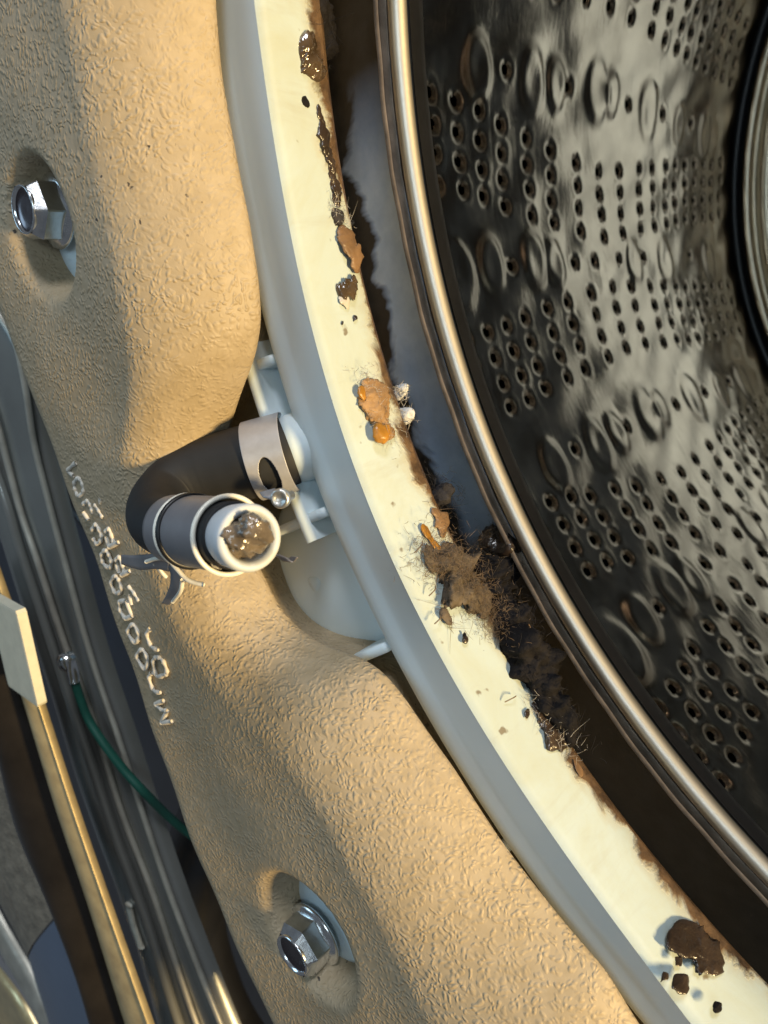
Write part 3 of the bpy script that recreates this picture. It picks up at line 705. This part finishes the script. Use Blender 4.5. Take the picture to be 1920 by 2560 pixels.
clump('fuzzy_lint',[(832,520,.005,0),(845,540,.009,0),(858,555,.008,0)],M_LINT,'grey fuzzy lint at the head of the curled tan flake','lint',hair=200,hmat=M_PHAIR,seed=7,hl=.008)
clump('curled_flake',[(852,560,.004,0),(866,590,.007,.003),(876,620,.008,.005),(888,640,.009,.005),(892,665,.006,.004),(897,682,.003,.002)],M_FLAKE,'curled dry tan flake hanging on the inner edge of the rim','flake',seed=8,amp=.5,flat=.35,fr=50)
clump('crumpled_flake',[(840,722,.005,0),(858,722,.009,.002),(876,710,.010,.003),(892,700,.007,.002)],M_GUNK,'crumpled glossy brown flake below the curled tan one','flake',seed=9,amp=.7,flat=.5,fr=70)
clump('pale_flake',[(848,738,.005,0),(862,752,.007,.002),(872,772,.002,0)],M_PALE,'grey translucent flake tip under the crumpled brown flake','flake',seed=10,amp=.5,flat=.35,fr=60)
clump('crumb',[(854,806,.002,0),(858,809,.0022,0)],M_DARKGUNK,'tiny round brown crumb left of a larger one below the flakes','crumb',seed=11,n=6,amp=.3)
clump('crumb',[(883,792,.002,0),(888,796,.0036,0),(890,800,.002,0)],M_DARKGUNK,'brown crumb near the inner rim edge right of a tiny one','crumb',seed=12,n=6,amp=.4)
clump('orange_residue',[(905,952,.008,0),(922,972,.0175,0),(935,1005,.018,0),(948,1040,.017,0),(962,1070,.014,0),(975,1100,.010,0)],M_TAN,'fuzzy tan and orange residue lump on the middle of the cream rim','residue',hair=400,hmat=M_PHAIR,seed=13,amp=.45,flat=.5,hl=.006)
clump('orange_drip',[(940,1058,.006,.006),(954,1080,.011,.006),(966,1098,.008,.003)],M_ORANGE,'bright orange waxy drop at the foot of the tan residue lump','residue',seed=14,amp=.35,flat=.7)
clump('orange_edge',[(906,965,.003,.004),(903,985,.0045,.004),(912,1000,.003,.004)],M_ORANGE,'small orange bead on the left edge of the tan residue lump','residue',seed=15,amp=.35)
for i,(u,v,lab) in enumerate(((1003,978,'small white fluffy tuft right of the residue lump, upper of two'),(1018,1040,'white fluffy tuft right of the residue lump, lower and brighter of two'))):
    P=up(u,v,-.085); t=thing('white_tuft',lab,'tuft',P,'white tufts beside the orange residue')
    blob('mass',[(P-np.array((.008,.008,0)),.004),(P,.0085-.0015*(1-i)),(P+np.array((.009,.006,.0)),.004)],M_TUFT,None,None,.4,60,14,.8,parent=t,n=6,seed=20+i)
    h=mk('fibres',*hairs([P],M_PHAIR,70,.007,r=.00035,spread=.004,seed=i+3),M_PHAIR,t); h['kind']='stuff'
clump('orange_streak',[(1056,1310,.003,0),(1066,1332,.0040,0),(1080,1352,.0045,0),(1094,1368,.0045,0),(1100,1375,.003,0)],M_ORANGE,'orange-brown streak just above the brown hair clump','residue',seed=16,amp=.5,flat=.4)
clump('rust_smear',[(1080,1270,.004,0),(1096,1295,.008,0),(1108,1320,.008,0),(1105,1345,.004,0)],M_FLAKE,'tan smear on the rim edge above the brown hair clump','residue',seed=17,amp=.6,flat=.4,hair=30,hl=.01)
clump('hair_clump',[(1062,1400,.008,0),(1090,1398,.016,0),(1122,1415,.023,.002),(1150,1450,.026,.003),(1180,1490,.022,.002),(1200,1525,.014,0),(1212,1548,.006,0)],M_BLINT,'large matted brown hair and lint clump spilling over the cream rim','hair clump',hair=3200,hl=.007,seed=18,amp=.62,flat=.38,fr=52)
clump('twiggy_lint',[(1102,1520,.002,0),(1112,1535,.0045,0),(1122,1552,.004,0),(1130,1562,.002,0)],M_BLINT,'thin twiggy brown scrap on the rim below the hair clump','lint',hair=26,hl=.022,seed=19,amp=.5)
clump('brown_crumb',[(1158,1592,.002,0),(1163,1596,.0045,0),(1168,1592,.002,0)],M_DARKGUNK,'single dark brown crumb below the twiggy scrap','crumb',seed=20,n=6)
def gap(name,px,mat,label,cat,hair=0,hl=.02,hm=None,seed=0,amp=.5,flat=.8,fr=40):
    P=[(up(u,v,z),r) for u,v,z,r in px]
    t=thing(name,label,cat,P[0][0])
    blob('mass',P,mat,None,None,amp,fr,20,flat,None,parent=t,n=6,seed=seed)
    if hair:
        h=mk('fibres',*hairs([p for p,_ in P],hm or M_LINT,hair,hl,seed=seed,spread=.012),hm or M_LINT,t); h['kind']='stuff'
    return t
gap('grey_lint_wad',[(1085,1225,-.09,.008),(1100,1240,-.09,.012),(1105,1262,-.09,.007)],M_LINT,'small grey lint wad in the gap above the hair clump','lint',200,.012,M_LINT,31)
gap('brown_lint_lump',[(1215,1372,-.152,.010),(1240,1362,-.152,.019),(1262,1376,-.152,.018),(1266,1398,-.152,.010)],M_DARKGUNK,'round brown lint lump resting against the drum rim','lint',300,.016,M_BLINT,32)
gap('black_lint_mass',[(1188,1400,-.125,.018),(1205,1430,-.13,.030),(1220,1470,-.13,.030),(1228,1510,-.125,.028),(1258,1552,-.115,.030),(1295,1590,-.11,.026)],M_BLACK,'big black and grey lint mass bridging the gap to the drum','lint',1100,.022,M_LINT,33,amp=.45)
gap('black_sludge_strip',[(1290,1560,-.082,.020),(1312,1620,-.082,.026),(1335,1680,-.082,.022),(1362,1730,-.08,.020),(1385,1775,-.078,.016),(1410,1820,-.078,.012),(1430,1868,-.076,.008)],M_BLACK,'long strip of black sludge with tan edge along the lower rim','sludge',350,.012,M_LINT,34,amp=.45)
gap('tan_sludge_edge',[(1322,1560,-.085,.002),(1345,1640,-.085,.003),(1362,1690,-.085,.0045),(1385,1745,-.085,.002),(1402,1785,-.085,.004)],M_FLAKE,'thin tan crust along the outer side of the black sludge','crust',0,seed=35,amp=.8)
clump('wet_lint',[(1332,1755,.003,0),(1350,1785,.008,0),(1368,1815,.012,0),(1392,1845,.012,0),(1420,1862,.007,0)],M_DARKGUNK,'wet brown lint smeared at the foot of the sludge strip','lint',hair=200,hmat=M_PHAIR,seed=21,amp=.6,flat=.5,hl=.012)
clump('dark_scrap',[(1322,1772,.0015,0),(1318,1785,.003,0),(1316,1797,.0015,0)],M_DARKGUNK,'tiny slanted dark scrap on the cream rim beside the wet lint','scrap',seed=22,n=6)
clump('dark_brown_patch',[(1702,2298,.008,0),(1718,2335,.020,0),(1745,2375,.024,0),(1775,2410,.022,0),(1790,2440,.010,0)],M_DARKGUNK,'large dark brown patch on the rim at the lower right','grime patch',seed=23,amp=.5,flat=.18,fr=30)
clump('brown_spot',[(1688,2392,.003,0),(1697,2405,.007,0),(1704,2415,.003,0)],M_DARKGUNK,'brown spot directly left of the large dark patch','grime spot',seed=24,flat=.25,n=6)
clump('brown_spot',[(1656,2432,.003,0),(1664,2442,.007,0),(1668,2450,.003,0)],M_DARKGUNK,'brown spot on the outer corner of the rim at lower right','grime spot',seed=25,flat=.25,n=6)
clump('brown_smudge',[(1686,2436,.003,0),(1698,2455,.008,0),(1710,2475,.006,0),(1716,2486,.002,0)],M_DARKGUNK,'slanted brown smudge below the two spots','grime spot',seed=26,flat=.25,n=6)
clump('black_spot',[(1787,2503,.003,0),(1794,2515,.007,0),(1803,2528,.003,0)],M_BLACK,'small black spot on the rim near the bottom right corner','grime spot',seed=27,flat=.4,n=6)
clump('tan_smear',[(1435,1900,.003,0),(1448,1925,.004,0),(1455,1942,.002,0)],M_FLAKE,'orange-brown smear on the rim edge under the wet lint','smear',seed=28,flat=.25,n=6)
# loose single hairs on the cream rim
for i,(a,b2,lab) in enumerate((((1036,1382),(1056,1352),'single dark hair above and left of the hair clump'),((1072,1490),(1088,1465),'single dark hair left of the hair clump'),((1086,1560),(1100,1538),'single dark hair below the hair clump'),((1262,1755),(1290,1740),'single fine hair on the rim beside the black sludge'))):
    A0,B0=lp(*a,.002),lp(*b2,.004); mid=(A0+B0)/2+nrm_at(A0)*.004
    o=mk('loose_hair',*tube(smooth_path([A0,mid,B0],5),.0006,5),M_HAIR); tag(o,lab,'hair')
